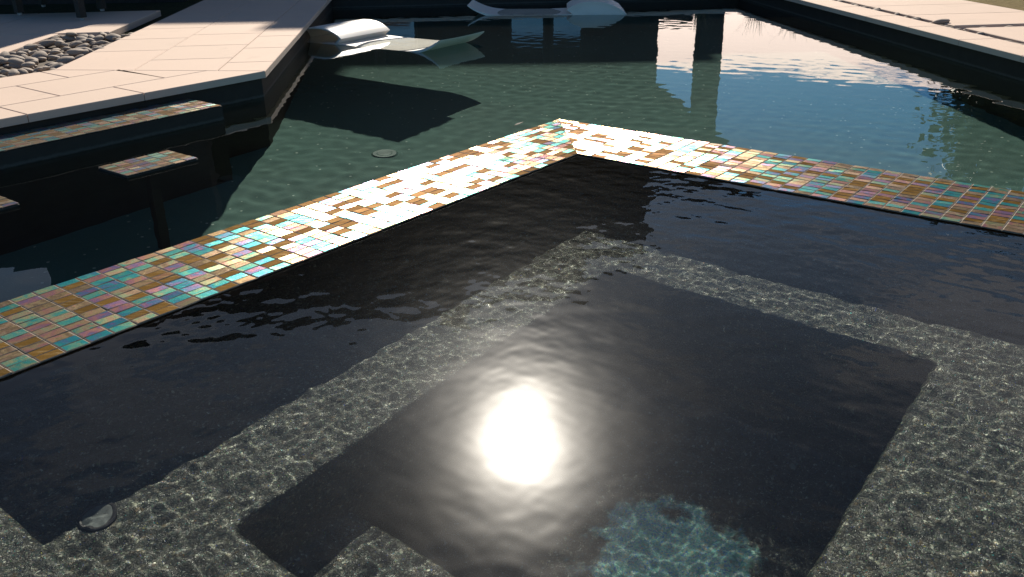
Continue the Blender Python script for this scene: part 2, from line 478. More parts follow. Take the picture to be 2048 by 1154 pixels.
def bx(bm, x0, x1, y0, y1, z0, z1, bevel=0.0):
    prism(bm, [(x0, y0), (x1, y0), (x1, y1), (x0, y1)], z0, z1, bevel)


def tube(bm, p0, p1, r0, r1=None, seg=10):
    r1 = r0 if r1 is None else r1
    p0, p1 = Vector(p0), Vector(p1)
    q = (p1 - p0).to_track_quat('Z', 'Y')
    A_, B_ = [], []
    for i in range(seg):
        t = 2 * math.pi * i / seg
        d = q @ Vector((math.cos(t), math.sin(t), 0))
        A_.append(bm.verts.new(p0 + d * r0)); B_.append(bm.verts.new(p1 + d * r1))
    for i in range(seg):
        bm.faces.new((A_[i], A_[(i + 1) % seg], B_[(i + 1) % seg], B_[i]))
    bm.faces.new(A_[::-1]); bm.faces.new(B_)


# frames of reference -------------------------------------------------------
D1 = np.array([0.6166642, 0.7872263]); D2 = np.array([0.7872263, -0.6166642])      # the spa's axes
PA = np.array([-0.095, 0.9955]); PB = np.array([0.9955, 0.095])                    # the pool's axes


def UV(u, v): return tuple(u * D1 + v * D2)


Z_FLOOR = Z_POOL - 1.04 
CORNER = np.array([-1.329, 4.871])
RIGHT0 = np.array([2.871, 4.981])


def AB(a, b, o=CORNER): return tuple(o + a * PA + b * PB)


def isect(p, d, q, e):
    d = np.array(d); e = np.array(e)
    t = np.linalg.solve(np.array([d, -e]).T, np.array(q) - np.array(p))
    return np.array(p) + d * t[0]


# ------------------------------------------------------------------ water surfaces
def waves(X, Y, lam0, lam1, n, slope, seed, wind=0.0, spread=3.14):
    g = np.random.default_rng(seed)
    Z = np.zeros_like(X)
    lam = np.exp(g.uniform(math.log(lam0), math.log(lam1), n))
    ang = wind + g.uniform(-spread, spread, n)
    ph = g.uniform(0, 6.283, n)
    k = 2 * np.pi / lam
    amp = slope * math.sqrt(2.0 / n) / k
    for i in range(n):
        Z += amp[i] * np.sin(k[i] * (X * math.cos(ang[i]) + Y * math.sin(ang[i])) + ph[i])
    return Z


def water_sheet(name, us, vs, z, inside, zfun):
    U, V = np.meshgrid(us, vs, indexing='ij')
    X = U * D1[0] + V * D2[0]; Y = U * D1[1] + V * D2[1]
    Z = z + zfun(X, Y)
    P = np.stack([X, Y, Z], -1)
    uc = (us[:-1] + us[1:]) / 2; vc = (vs[:-1] + vs[1:]) / 2
    Uc, Vc = np.meshgrid(uc, vc, indexing='ij')
    mask = inside(Uc, Vc)
    me = grid_mesh(name, P, mask)
    # v axis points away from u axis clockwise: flip so the normals point up
    me.flip_normals()
    o = link(name, me, M_WATER, None, True)
    if me.polygons[0].normal.z < 0: me.flip_normals()
    o.cycles.is_caustics_caster = True
    return tag(o, kind='structure')


U_IN, U_OUT, V_IN, V_OUT = 2.781, 3.222, -1.846, -2.242       # spa wall: inner and outer faces
SPA_U0, SPA_V1 = 0.20, 0.62


def pool_inside(U, V):
    X = U * D1[0] + V * D2[0]; Y = U * D1[1] + V * D2[1]
    a_l = (X - CORNER[0]) * PA[0] + (Y - CORNER[1]) * PA[1]; b_l = (X - CORNER[0]) * PB[0] + (Y - CORNER[1]) * PB[1]
    b_r = (X - RIGHT0[0]) * PB[0] + (Y - RIGHT0[1]) * PB[1]
    ok = (b_r < 0.4) & (a_l < 5.3) & (((V > -4.7) & (U < 3.7)) | (b_l > -0.4)) & (U > -1.2)
    spa = (U < U_OUT - 0.025) & (V > V_OUT + 0.025)
    return ok & ~spa


def pool_z(X, Y):
    return (waves(X, Y, 0.075, 0.20, 40, 0.0054, 3, 0.3, 1.45) + waves(X, Y, 0.40, 1.3, 14, 0.0024, 4)) * (0.75 + 0.35 * np.sin(X * 1.7 + 0.6) * np.sin(Y * 1.1))


def spa_z(X, Y):
    t = np.clip((Y - 1.7) / 1.3, 0, 1)
    calm = 0.70 + 0.12 * t + 0.16 * np.sin(X * 2.1 + 1.0) * np.cos(Y * 1.9 - 0.4)
    calm = calm * (1 - 0.88 * np.exp(-((X - 0.0) ** 2 + (Y - 1.38) ** 2) / 0.46 ** 2))
    return (waves(X, Y, 0.024, 0.045, 40, 0.012, 7) + waves(X, Y, 0.045, 0.085, 30, 0.013, 9) + waves(X, Y, 0.085, 0.16, 20, 0.010, 10)) * calm + waves(X, Y, 0.16, 0.5, 18, 0.003, 8)


water_sheet("pool_water", np.arange(-1.3, 10.4, 0.02), np.arange(-8.8, 3.2, 0.02), Z_POOL, pool_inside, pool_z)
water_sheet("spa_water", np.arange(SPA_U0 - 0.05, U_OUT - 0.006, 0.0055), np.arange(V_OUT + 0.006, SPA_V1 + 0.1, 0.0055), Z_SPA,
            lambda U, V: np.ones_like(U, bool), spa_z)

# ------------------------------------------------------------------ pool shell
def ground_sheet(name, outer, inner, z, material):
    bm = bmesh.new()
    e = []
    for ring in (outer, inner):
        v = [bm.verts.new((x, y, z)) for x, y in ring]
        e += [bm.edges.new((v[i], v[(i + 1) % len(v)])) for i in range(len(v))]
    bmesh.ops.triangle_fill(bm, use_beauty=True, use_dissolve=False, edges=e)
    o = from_bm(name, bm, material, recalc=False, receiver=True)
    if o.data.polygons[0].normal.z < 0: o.data.flip_normals()
    return tag(o, kind='structure')


ground_sheet("pool_floor", [(-9, -2.5), (6.5, -2.5), (6.5, 10.6), (-9, 10.6)],
             [UV(-0.5, V_OUT + 0.2), UV(U_OUT - 0.2, V_OUT + 0.2), UV(U_OUT - 0.2, 1.0), UV(-0.5, 1.0)], Z_FLOOR, M_FLOOR)

E1A = UV(-1.6, -4.075); CW = isect(UV(0, -4.075), D1, AB(0, -0.025), PA)
FAR_L = AB(4.47, -0.025); FAR_R = isect(AB(4.47, 0), PB, tuple(RIGHT0 + 0.03 * PB), PA)
RIGHT_NEAR = tuple(RIGHT0 + 0.03 * PB - 7.5 * PA)


def wall_run(name, pts, z0, z1, material, thick=0.25, parent=None, outside=1):
    """A wall along a polyline, thickened away from the pool."""
    bm = bmesh.new()
    for p, q in zip(pts[:-1], pts[1:]):
        p, q = np.array(p), np.array(q); d = (q - p) / np.linalg.norm(q - p); n = outside * np.array([-d[1], d[0]]) * thick
        prism(bm, [tuple(p), tuple(q), tuple(q + n), tuple(p + n)], z0, z1)
    return from_bm(name, bm, material, parent, receiver=True)


w = wall_run("pool_wall", [E1A, tuple(CW)], Z_FLOOR, Z_DECK - 0.036, M_DARKTILE)
tag(w, "dark tiled pool wall under the left deck, beside the mosaic ledge", "pool wall")
w = wall_run("pool_wall", [tuple(CW), FAR_L], Z_FLOOR, Z_DECK - 0.0365, M_DARKTILE)
tag(w, "dark pool wall running away behind the nearer white lounger from the deck corner", "pool wall")
w = wall_run("pool_wall", [FAR_L, tuple(FAR_R)], Z_FLOOR, Z_DECK - 0.037, M_DARKTILE)
tag(w, "dark far end wall of the pool below the shaded house side", "pool wall")
w = wall_run("pool_wall", [tuple(FAR_R), RIGHT_NEAR], Z_FLOOR, Z_DECK - 0.0375, M_DARKTILE)
tag(w, "long dark pool wall under the narrow right hand coping", "pool wall")

# ------------------------------------------------------------------ spa shell (benches, steps and well as one smooth plastered form)
ZB = Z_SPA - 0.475


def spa_height(U, V):
    z = np.full(U.shape, Z_SPA - 1.11)
    z[(U < 1.11)] = Z_SPA - 0.70
    bench = (V < -1.35) | (U > 2.25) | (V > -0.39) | (U < 0.807)
    z[bench] = ZB
    z[(U < 0.485)] = Z_SPA - 0.25
    return z


us = np.arange(SPA_U0, U_IN + 0.421, 0.01); vs = np.arange(V_IN - 0.376, SPA_V1 + 0.031, 0.01)
U, V = np.meshgrid(us, vs, indexing='ij')
Z = spa_height(U, V)
for _ in range(2):
    Zp = np.pad(Z, 1, mode='edge')
    Z = (Zp[1:-1, 1:-1] * 2 + Zp[:-2, 1:-1] + Zp[2:, 1:-1] + Zp[1:-1, :-2] + Zp[1:-1, 2:]) / 6
Z += 0.0035 * np.sin(U * 9 + 1.3 * np.sin(V * 7)) * np.sin(V * 11 + U * 3)
me = grid_mesh("spa_basin", np.stack([U * D1[0] + V * D2[0], U * D1[1] + V * D2[1], Z], -1))
if me.polygons[0].normal.z < 0: me.flip_normals()
sb = tag(link("spa_basin", me, M_PEBBLE, None, True, True), kind='structure')
me.materials.append(M_PEBBLE_SUNPATCH)                      # the well's floor carries the painted patch of focused sunlight
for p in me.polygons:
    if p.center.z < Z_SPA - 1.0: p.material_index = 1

# ------------------------------------------------------------------ spa wall with its mosaic top
TR, TL = 0.0325, 0.0575           # tile row pitch and column pitch
GAP = 0.0014


def tile_top(bm, frame, u0, u1, v0, v1, ztop, along='u', clip=None, seed=0, tilt=(0, 0)):
    """Small bevelled, very slightly uneven tiles over a rectangle; clip(u, v, which) keeps one side of a mitre."""
    g = random.Random(seed)
    if along == 'u': du, dv = TL, TR
    else: du, dv = TR, TL
    nu = max(1, round((u1 - u0) / du)); nv = max(1, round((v1 - v0) / dv))
    du = (u1 - u0) / nu; dv = (v1 - v0) / nv
    for i in range(nu):
        for j in range(nv):
            a0, a1 = u0 + i * du + GAP / 2, u0 + (i + 1) * du - GAP / 2
            b0, b1 = v0 + j * dv + GAP / 2, v0 + (j + 1) * dv - GAP / 2
            poly = [(a0, b0), (a1, b0), (a1, b1), (a0, b1)]
            if clip is not None:
                poly = clip(poly)
                if not poly or len(poly) < 3: continue
            cu = sum(p[0] for p in poly) / len(poly); cv = sum(p[1] for p in poly) / len(poly)
            tu, tv = g.gauss(tilt[0], 0.016), g.gauss(tilt[1], 0.016)
            dz = g.uniform(-0.0006, 0.0006)
            f = lambda p, k: (cu + (p[0] - cu) * k, cv + (p[1] - cv) * k)
            kin = 1 - 2 * 0.0016 / min(du, dv)
            base = [bm.verts.new((*frame(*p), ztop - 0.003)) for p in poly]
            mid = [bm.verts.new((*frame(*p), ztop - 0.0013 + dz + (p[0] - cu) * tu + (p[1] - cv) * tv)) for p in poly]
            top = [bm.verts.new((*frame(*f(p, kin)), ztop + dz + (p[0] - cu) * tu + (p[1] - cv) * tv)) for p in poly]
            n = len(poly)
            for r0, r1 in ((base, mid), (mid, top)):
                for q in range(n): bm.faces.new((r0[q], r0[(q + 1) % n], r1[(q + 1) % n], r1[q])).material_index = 1
            bm.faces.new(top)


def half_plane_clip(A_, B_, keep):
    """Clip polygons by the line A_-B_ in (u, v)."""
    (ax, ay), (bx_, by_) = A_, B_
    side = lambda p: keep * ((bx_ - ax) * (p[1] - ay) - (by_ - ay) * (p[0] - ax))

    def clip(poly):
        res = []
        for i in range(len(poly)):
            p, q = poly[i], poly[(i + 1) % len(poly)]
            sp, sq = side(p), side(q)
            if sp >= 0: res.append(p)
            if sp * sq < 0:
                t = sp / (sp - sq)
                res.append((p[0] + (q[0] - p[0]) * t, p[1] + (q[1] - p[1]) * t))
        area = abs(sum(res[i][0] * res[(i + 1) % len(res)][1] - res[(i + 1) % len(res)][0] * res[i][1] for i in range(len(res)))) / 2 if len(res) > 2 else 0
        return res if area > 2e-5 else None
    return clip


root = empty("spa_wall", (*UV(U_OUT, V_OUT), Z_FLOOR))
tag(root, "L shaped raised spa wall topped with iridescent glass mosaic, glaring in the sun", "spa wall")
off = Vector((*UV(U_OUT, V_OUT), Z_FLOOR))


def with_sides(o):
    o.data.materials.append(M_GROUT)
    return o


def under(o, r=root, loc=off):
    """Keep world coordinates when a mesh built in world space is put under a placed Empty."""
    o.parent = r
    o.matrix_parent_inverse = Matrix.Translation(-loc)
    return o


W_U0, W_V1 = -0.8, 1.30
# a slim base set back under the overhanging mosaic slab
REC_U, REC_V = 0.392, 0.346
bm = bmesh.new()
prism(bm, [UV(*p) for p in [(W_U0, V_OUT), (U_OUT, V_OUT), (U_OUT, W_V1), (U_IN + REC_U, W_V1), (U_IN + REC_U, V_IN - REC_V), (W_U0, V_IN - REC_V)]], Z_FLOOR - 0.02, -0.0054)
under(from_bm("wall_body", bm, M_DARKTILE, receiver=True))
bm = bmesh.new()
prism(bm, [UV(*p) for p in [(W_U0, V_OUT), (U_OUT, V_OUT), (U_OUT, W_V1), (U_IN, W_V1), (U_IN, V_IN), (W_U0, V_IN)]], -0.0036, -0.0022)
under(from_bm("grout_bed", bm, M_GROUT))
bm = bmesh.new()
mit = ((U_IN - 0.0, V_IN + 0.0), (U_OUT, V_OUT))
tile_top(bm, UV, W_U0, U_OUT, V_OUT, V_IN, 0.0, 'u', half_plane_clip(mit[0], mit[1], -1), 5)
tl = under(with_sides(from_bm("mosaic_top", bm, M_MOSAIC))); tag(tl, "left run of mosaic with a bright gold glare")
bm = bmesh.new()
tile_top(bm, UV, U_IN, U_OUT, V_OUT, W_V1, 0.0, 'v', half_plane_clip(mit[0], mit[1], 1), 6)
tr = under(with_sides(from_bm("mosaic_top", bm, M_MOSAIC_CROSS))); tag(tr, "right run of mosaic fading to pink and teal")
# the deck round the near sides of the spa
bm = bmesh.new()
prism(bm, [UV(*p) for p in [(-1.3, V_IN + 0.002), (0.2, V_IN + 0.002), (0.2, SPA_V1), (U_IN, SPA_V1), (U_IN, 2.2), (-1.3, 2.2)]], -1.3, -0.002)
tag(from_bm("near_deck", bm, M_DECK, receiver=True), kind='structure')

# ------------------------------------------------------------------ mosaic ledge along the left pool wall, tiled stools
LV0, LV1, LU1 = -4.076, -3.785, 2.537
root2 = empty("mosaic_ledge", (*UV(LU1, LV1), Z_FLOOR)); off2 = Vector(root2.location)
tag(root2, "long mosaic topped ledge against the dark wall below the left deck", "ledge")
bm = bmesh.new()
prism(bm, [UV(-1.2, LV0), UV(LU1, LV0), UV(LU1, LV1), UV(-1.2, LV1)], Z_FLOOR - 0.02, -0.006)
under(from_bm("ledge_body", bm, M_DARKTILE, receiver=True), root2, off2)
bm = bmesh.new(); tile_top(bm, UV, -1.2, LU1, LV0 + 0.001, LV1, 0.0, 'u', None, 15)
under(with_sides(from_bm("mosaic_top", bm, M_MOSAIC_MUTED)), root2, off2)


def stool(u0, label):
    v0, v1 = -3.455, -3.238
    r = empty("pool_stool", (*UV(u0, v1), Z_FLOOR)); o_ = Vector(r.location)
    tag(r, label, "pool stool", "tile topped stools standing in the pool")
    zt = Z_POOL + 0.012
    bm = bmesh.new(); prism(bm, [UV(u0 + .14, v0 + .09), UV(u0 + .18, v0 + .09), UV(u0 + .18, v1 - .09), UV(u0 + .14, v1 - .09)], Z_FLOOR - 0.02, zt - 0.05)
    under(from_bm("pedestal", bm, M_DARKTILE, receiver=True), r, o_)
    bm = bmesh.new(); prism(bm, [UV(u0, v0), UV(u0 + .32, v0), UV(u0 + .32, v1), UV(u0, v1)], zt - 0.05, zt - 0.006)
    under(from_bm("seat", bm, M_DARKTILE, receiver=True), r, o_)
    bm = bmesh.new(); tile_top(bm, UV, u0, u0 + .32, v0, v1, zt, 'u', None, int(u0 * 100))
    under(with_sides(from_bm("mosaic_top", bm, M_MOSAIC_MUTED)), r, o_)


stool(1.70, "mosaic topped stool in the dark water, whole, between the ledge and the spa wall")
stool(0.965, "mosaic topped stool cut off by the left edge of the photo")

# ------------------------------------------------------------------ left deck
bm = bmesh.new()
W1 = [0.0, 0.282, 0.735, 1.05]; W2 = [0.0, 0.266, 0.74, 1.205]
MIT = [isect(UV(0, -4.052 - a), D1, AB(0, -b), PA) for a, b in zip(W1, W2)]
J = 0.0020
off1 = [2.292, 2.584, 2.30]; off2_ = [0.325, 0.50, 0.90]
for r in range(3):
    v0, v1 = -4.052 - W1[r] - (J if r else 0), -4.052 - W1[r + 1] + J
    b0, b1 = -W2[r] - (J if r else 0), -W2[r + 1] + J
    uend0 = float(np.dot(MIT[r], D1)); uend1 = float(np.dot(MIT[r + 1], D1))
    p0, p1 = isect(UV(0, v0), D1, MIT[0], MIT[3] - MIT[0]), isect(UV(0, v1), D1, MIT[0], MIT[3] - MIT[0])
    q0, q1 = isect(AB(0, b0), PA, MIT[0], MIT[3] - MIT[0]), isect(AB(0, b1), PA, MIT[0], MIT[3] - MIT[0])
    # along the near edge
    cuts = [off1[r] - 0.562 * i for i in range(0, 8)]
    prism(bm, [tuple(p0 - D1 * J), tuple(p1 - D1 * J), UV(cuts[0] + J, v1), UV(cuts[0] + J, v0)], Z_DECK - 0.036, Z_DECK, 0.003)
    for c0, c1 in zip(cuts[1:], cuts[:-1]):
        prism(bm, [UV(c0 + J, v0), UV(c1 - J, v0), UV(c1 - J, v1), UV(c0 + J, v1)], Z_DECK - 0.036, Z_DECK, 0.003)
    # along the far edge
    cuts = [off2_[r] + 0.545 * i for i in range(0, 10)]
    prism(bm, [tuple(q0 + PA * J), tuple(q1 + PA * J), AB(cuts[0] - J, b1), AB(cuts[0] - J, b0)], Z_DECK - 0.036, Z_DECK, 0.003)
    for c0, c1 in zip(cuts[:-1], cuts[1:]):
        prism(bm, [AB(c0 + J, b0), AB(c1 - J, b0), AB(c1 - J, b1), AB(c0 + J, b1)], Z_DECK - 0.036, Z_DECK, 0.003)
tag(from_bm("pool_deck", bm, M_DECK), kind='structure')
# large slabs beyond the stone bed
bm = bmesh.new()
prism(bm, [AB(0.75, -1.765), AB(1.86, -1.745), AB(1.86, -4.2), AB(0.75, -4.2)], Z_DECK - 0.05, Z_DECK, 0.004)
for i in range(3):
    prism(bm, [AB(1.89, -1.40 - 1.02 * i), AB(3.30 - 0.0 * i, -1.40 - 1.02 * i), AB(3.30, -2.41 - 1.02 * i), AB(1.89, -2.41 - 1.02 * i)], Z_DECK - 0.05, Z_DECK - 0.001, 0.004)
tag(from_bm("terrace_slabs", bm, M_DECK), kind='structure')
# bedding under the pavers and the stone bed
bm = bmesh.new()
prism(bm, [UV(-2.4, -4.085), tuple(isect(UV(0, -4.085), D1, AB(0, -0.035), PA)), AB(6.0, -0.035), AB(6.0, -1.3), AB(1.9, -1.3), AB(1.9, -5.0), AB(-3.0, -5.0)], -0.30, Z_DECK - 0.0365)
tag(from_bm("deck_bedding", bm, M_BED), kind='structure')

# ------------------------------------------------------------------ right deck
bm = bmesh.new()
RB = lambda a, b: AB(a, b, RIGHT0)
for i in range(-9, 12):
    a0 = 0.02 + i * 0.62
    prism(bm, [RB(a0 + J, 0), RB(a0 + .62 - J, 0), RB(a0 + .62 - J, 0.25), RB(a0 + J, 0.25)], Z_DECK - 0.036, Z_DECK, 0.003)
tag(from_bm("coping", bm, M_DECK), kind='structure')
bm = bmesh.new()
for i in range(0, 6):
    a0 = 1.26 + i * 0.62
    prism(bm, [RB(a0 + J, 0.335), RB(a0 + .62 - J, 0.335), RB(a0 + .62 - J, 1.30), RB(a0 + J, 1.30)], Z_DECK - 0.05, Z_DECK, 0.004)
prism(bm, [RB(-2.2, 0.335), RB(1.13, 0.335), RB(1.13, 1.30), RB(-2.2, 1.30)], Z_DECK - 0.05, Z_DECK, 0.004)
tag(from_bm("paving", bm, M_DECK), kind='structure')
bm = bmesh.new()
prism(bm, [RB(-6, 0.035), RB(7.5, 0.035), RB(7.5, 1.34), RB(-6, 1.34)], -0.3, Z_DECK - 0.0362)
tag(from_bm("paving_bedding", bm, M_BED), kind='structure')

# far coping
bm = bmesh.new()
a_f = 4.47
for i in range(-1, 8):
    b0 = 0.02 + i * 0.6
    prism(bm, [AB(a_f - 0.03, b0 + J), AB(a_f - 0.03, b0 + 0.6 - J), AB(a_f + 0.25, b0 + 0.6 - J), AB(a_f + 0.25, b0 + J)], Z_DECK - 0.035, Z_DECK + 0.001, 0.003)
tag(from_bm("far_coping", bm, M_DECK), kind='structure')

# ------------------------------------------------------------------ ground to the horizon, with the pool cut out
GX, GY0, GY1 = 420.0, -420.0, 420.0
hole = [tuple(np.array(UV(-2.2, -4.2))), tuple(isect(UV(0, -4.2), D1, AB(0, -0.15), PA)), AB(4.62, -0.15),
        tuple(isect(AB(4.62, 0), PB, RB(0, 0.15), PA)), RB(-7.3, 0.15)]


ground_sheet("lawn", [(-GX, GY0), (GX, GY0), (GX, GY1), (-GX, GY1)], hole, 0.012, M_LAWN)
bm = bmesh.new()
bm.faces.new([bm.verts.new((*p, 0.018)) for p in [RB(-6, 1.36), RB(7, 1.36), RB(7, 5.5), RB(-6, 5.5)][::-1]])
for f in bm.faces:
    if f.normal.z < 0: f.normal_flip()
o = from_bm("dry_grass_ground", bm, M_DRYGRASS, recalc=True)
tag(o, kind='structure')
if o.data.polygons[0].normal.z < 0: o.data.flip_normals()


# ------------------------------------------------------------------ river stones
def stone_mesh(i):
    bm = bmesh.new(); bmesh.ops.create_icosphere(bm, subdivisions=3, radius=1)
    s = Vector((i * 3.7, i * 1.9, 0.3))
    for v in bm.verts:
        d = 1 + 0.22 * noise.noise(v.co * 0.9 + s) + 0.07 * noise.noise(v.co * 2.3 + s)
        v.co *= d
        v.co.z *= 0.85
    me = bpy.data.meshes.new("river_stone"); bm.to_mesh(me); bm.free()
    me.materials.append(M_STONE)
    me.polygons.foreach_set("use_smooth", [True] * len(me.polygons))
    return me


STONES = [stone_mesh(i) for i in range(7)]


def place_stone(x, y, z, size, label, group):
    o = bpy.data.objects.new("river_stone", random.choice(STONES)); COL.objects.link(o)
    o.location = (x, y, z)
    l = size * random.uniform(0.85, 1.35)
    o.scale = (l, l * random.uniform(0.6, 0.8), l * random.uniform(0.38, 0.52))
    o.rotation_euler = (R(random.uniform(-22, 22)), R(random.uniform(-22, 22)), random.uniform(0, 6.28))
    tag(o, label, "stone", group)


# bed between the strip of pavers and the slabs
pts = []
tries = 0
while tries < 40000 and len(pts) < 190:
    tries += 1
    a = random.uniform(-0.45, 1.86); b = random.uniform(-2.25, -1.20)
    u = float(np.dot(AB(a, b), D1)); v = float(np.dot(AB(a, b), D2))
    if v > -5.10 - 0.012: continue                       # behind the near paver strip
    if a > 0.72 and b < -1.76: continue                  # the slab
    x, y = AB(a, b)
    sz = random.choice((0.026, 0.032, 0.038, 0.044))
    if all((x - p[0]) ** 2 + (y - p[1]) ** 2 > (0.82 * (sz + p[2])) ** 2 for p in pts): pts.append((x, y, sz))
for x, y, sz in pts:
    place_stone(x, y, Z_DECK - 0.040 + sz * 0.45 + random.uniform(0, 0.014), sz * 1.12,
                "grey brown river stone in the wide bed behind the left deck pavers", "river stones in the bed behind the left deck")
# a second layer heaped towards the middle
for _ in range(60):
    x, y, sz = random.choice(pts)
    place_stone(x + random.uniform(-.03, .03), y + random.uniform(-.03, .03), Z_DECK - 0.005 + random.uniform(0, 0.012), sz * 1.0,
                "grey brown river stone in the wide bed behind the left deck pavers", "river stones in the bed behind the left deck")
# narrow groove at the right
for i in range(46):
    a = random.uniform(0.3, 4.2); b = random.uniform(0.275, 0.318)
    x, y = RB(a, b); sz = random.uniform(0.020, 0.034)
    place_stone(x, y, Z_DECK - 0.030 + sz * 0.5, sz, "small stone in the narrow groove beside the right hand coping", "stones in the groove of the right deck")
for (a, b) in ((1.19, 0.40), (1.20, 0.52), (1.17, 0.86), (1.22, 0.70)):
    x, y = RB(a, b)
    place_stone(x, y, Z_DECK - 0.022, 0.035, "stone in the cross gap between the two right hand slabs", "stones in the cross gap of the right paving")
x, y = RB(1.42, 0.325)
o_before = set(COL.objects)
place_stone(x, y, Z_DECK + 0.004, 0.052, "dark stone resting on the paving corner where the grooves meet", "stone on the corner")
for o in set(COL.objects) - o_before:
    del o['group']


# ------------------------------------------------------------------ floating loungers
def lounger_meshes():
    prof = [(0.0, 0.095), (0.05, 0.066), (0.12, 0.034), (0.20, 0.012), (0.30, 0.000), (0.45, -0.004), (0.60, -0.005), (0.75, -0.002), (0.86, 0.004),
            (0.95, 0.006), (1.08, 0.004), (1.22, -0.002), (1.36, -0.012), (1.46, -0.012)]
    bm = bmesh.new()
    W = 0.547; nw = 12
    # smooth resample
    S = np.linspace(0, 1.46, 50); Zt = np.interp(S, [p[0] for p in prof], [p[1] for p in prof])
    for _ in range(3): Zt[1:-1] = (Zt[:-2] + 2 * Zt[1:-1] + Zt[2:]) / 4
    th = np.interp(S, [0, 0.05, 0.3, 1.2, 1.46], [0.010, 0.018, 0.024, 0.024, 0.02])
    top, bot = [], []
    for s, z, t in zip(S, Zt, th):
        top.append([bm.verts.new((s, -W / 2 + W * j / nw, z - 0.004 * math.sin(math.pi * j / nw))) for j in range(nw + 1)])
        bot.append([bm.verts.new((s + 0.004, -W / 2 + W * j / nw, z - t)) for j in range(nw + 1)])
    for i in range(len(S) - 1):
        for j in range(nw):
            bm.faces.new((top[i][j], top[i + 1][j], top[i + 1][j + 1], top[i][j + 1]))
            bm.faces.new((bot[i][j], bot[i][j + 1], bot[i + 1][j + 1], bot[i + 1][j]))
        bm.faces.new((top[i][0], bot[i][0], bot[i + 1][0], top[i + 1][0]))
        bm.faces.new((top[i][nw], top[i + 1][nw], bot[i + 1][nw], bot[i][nw]))
    for j in range(nw):
        bm.faces.new((top[0][j], top[0][j + 1], bot[0][j + 1], bot[0][j]))
        bm.faces.new((top[-1][j], bot[-1][j], bot[-1][j + 1], top[-1][j + 1]))
    bmesh.ops.recalc_face_normals(bm, faces=bm.faces[:])
    base = bpy.data.meshes.new("base"); bm.to_mesh(base); bm.free()
    # arched headrest: sharp front lip, rounded crown
    up = [(0.995, -0.010), (0.965, 0.018), (0.925, 0.046), (0.955, 0.068), (1.0, 0.090), (1.06, 0.108), (1.13, 0.117), (1.20, 0.116), (1.28, 0.104), (1.36, 0.080), (1.43, 0.045), (1.48, -0.010)]
    lo = [(1.466, -0.010), (1.418, 0.036), (1.352, 0.070), (1.276, 0.093), (1.20, 0.104), (1.13, 0.105), (1.062, 0.096), (1.004, 0.079), (0.964, 0.059), (0.948, 0.047), (0.976, 0.023), (1.007, -0.010)]
    ring = up + lo
    bm = bmesh.new()
    nb = 10
    Ls = [[bm.verts.new((s, -0.56 / 2 + 0.56 * j / nb, z + (0.003 * math.sin(math.pi * j / nb) if 2 < i < len(up) else 0))) for i, (s, z) in enumerate(ring)] for j in range(nb + 1)]
    n = len(ring)
    for j in range(nb):
        for i in range(n): bm.faces.new((Ls[j][i], Ls[j][(i + 1) % n], Ls[j + 1][(i + 1) % n], Ls[j + 1][i]))
    bm.faces.new(Ls[0]); bm.faces.new(Ls[-1][::-1])
    bmesh.ops.recalc_face_normals(bm, faces=bm.faces[:])
    head = bpy.data.meshes.new("headrest"); bm.to_mesh(head)
    for y in (-0.272, 0.272):                           # flat end panels just inside the shell
        f = [bm.verts.new((s_, y, z_)) for s_, z_ in lo]
        bm.faces.new(f)
    shut = bpy.data.meshes.new("headrest_closed"); bm.to_mesh(shut); bm.free()
    for me in (base, head, shut):
        me.polygons.foreach_set("use_smooth", [True] * len(me.polygons))
        me.set_sharp_from_angle(angle=R(50))
    return base, head, shut


LB, LH, LC = lounger_meshes()


def lounger(x, y, ang, label, head, scale=1.0):
    r = empty("floating_lounger", (x, y, Z_POOL), ang); r.scale = (scale,) * 3
    tag(r, label, "pool lounger", "white pool loungers")
    link("seat", LB, M_LOUNGER, r, False, True)
    link("headrest", head, M_LOUNGER, r, False, False)


lounger(-0.327, 6.508, math.atan2(0.554, -0.832), "white wave shaped pool lounger, sunlit headrest at the left deck edge", LH)
lounger(-0.36, 8.80, math.atan2(-0.06, 1.0), "white pool lounger farther away, wholly in the shade of the house", LC)

# ------------------------------------------------------------------ fittings, leaf
q = empty("spa_fitting", (-0.87, 1.486, ZB)); tag(q, "round frosted spa lens on the pebbled bench at the lower left", "spa fitting")
bm = bmesh.new()
prof = [(0.041, -0.002), (0.041, 0.005), (0.038, 0.007), (0.034, 0.006), (0.033, 0.002)]
ringv = [[bm.verts.new((r * math.cos(t), r * math.sin(t), z)) for t in np.linspace(0, 2 * math.pi, 40, endpoint=False)] for r, z in prof]
for r0, r1 in zip(ringv[:-1], ringv[1:]):
    for i in range(40): bm.faces.new((r0[i], r0[(i + 1) % 40], r1[(i + 1) % 40], r1[i]))
from_bm("rim", bm, M_RIM, q, False, True)
bm = bmesh.new()
rr = [[bm.verts.new((r * math.cos(t), r * math.sin(t), 0.004 + 0.002 * (1 - (r / 0.033) ** 2))) for t in np.linspace(0, 2 * math.pi, 40, endpoint=False)] for r in (0.033, 0.022, 0.011)]
for r0, r1 in zip(rr[:-1], rr[1:]):
    for i in range(40): bm.faces.new((r0[i], r0[(i + 1) % 40], r1[(i + 1) % 40], r1[i]))
bm.faces.new(rr[-1])
from_bm("lens", bm, M_LENS, q, True, True)

q = empty("pool_drain", (-0.688, 4.728, Z_FLOOR)); tag(q, "round pale drain cover on the green pool floor", "pool drain")
bm = bmesh.new(); tube(bm, (0, 0, 0), (0, 0, 0.012), 0.075, 0.065, 32)
from_bm("cover", bm, M_DRAIN, q, False, True)
bm = bmesh.new(); tube(bm, (0, 0, 0.0118), (0, 0, 0.0145), 0.045, 0.040, 28)
from_bm("cap", bm, M_DRAIN, q, False, True)

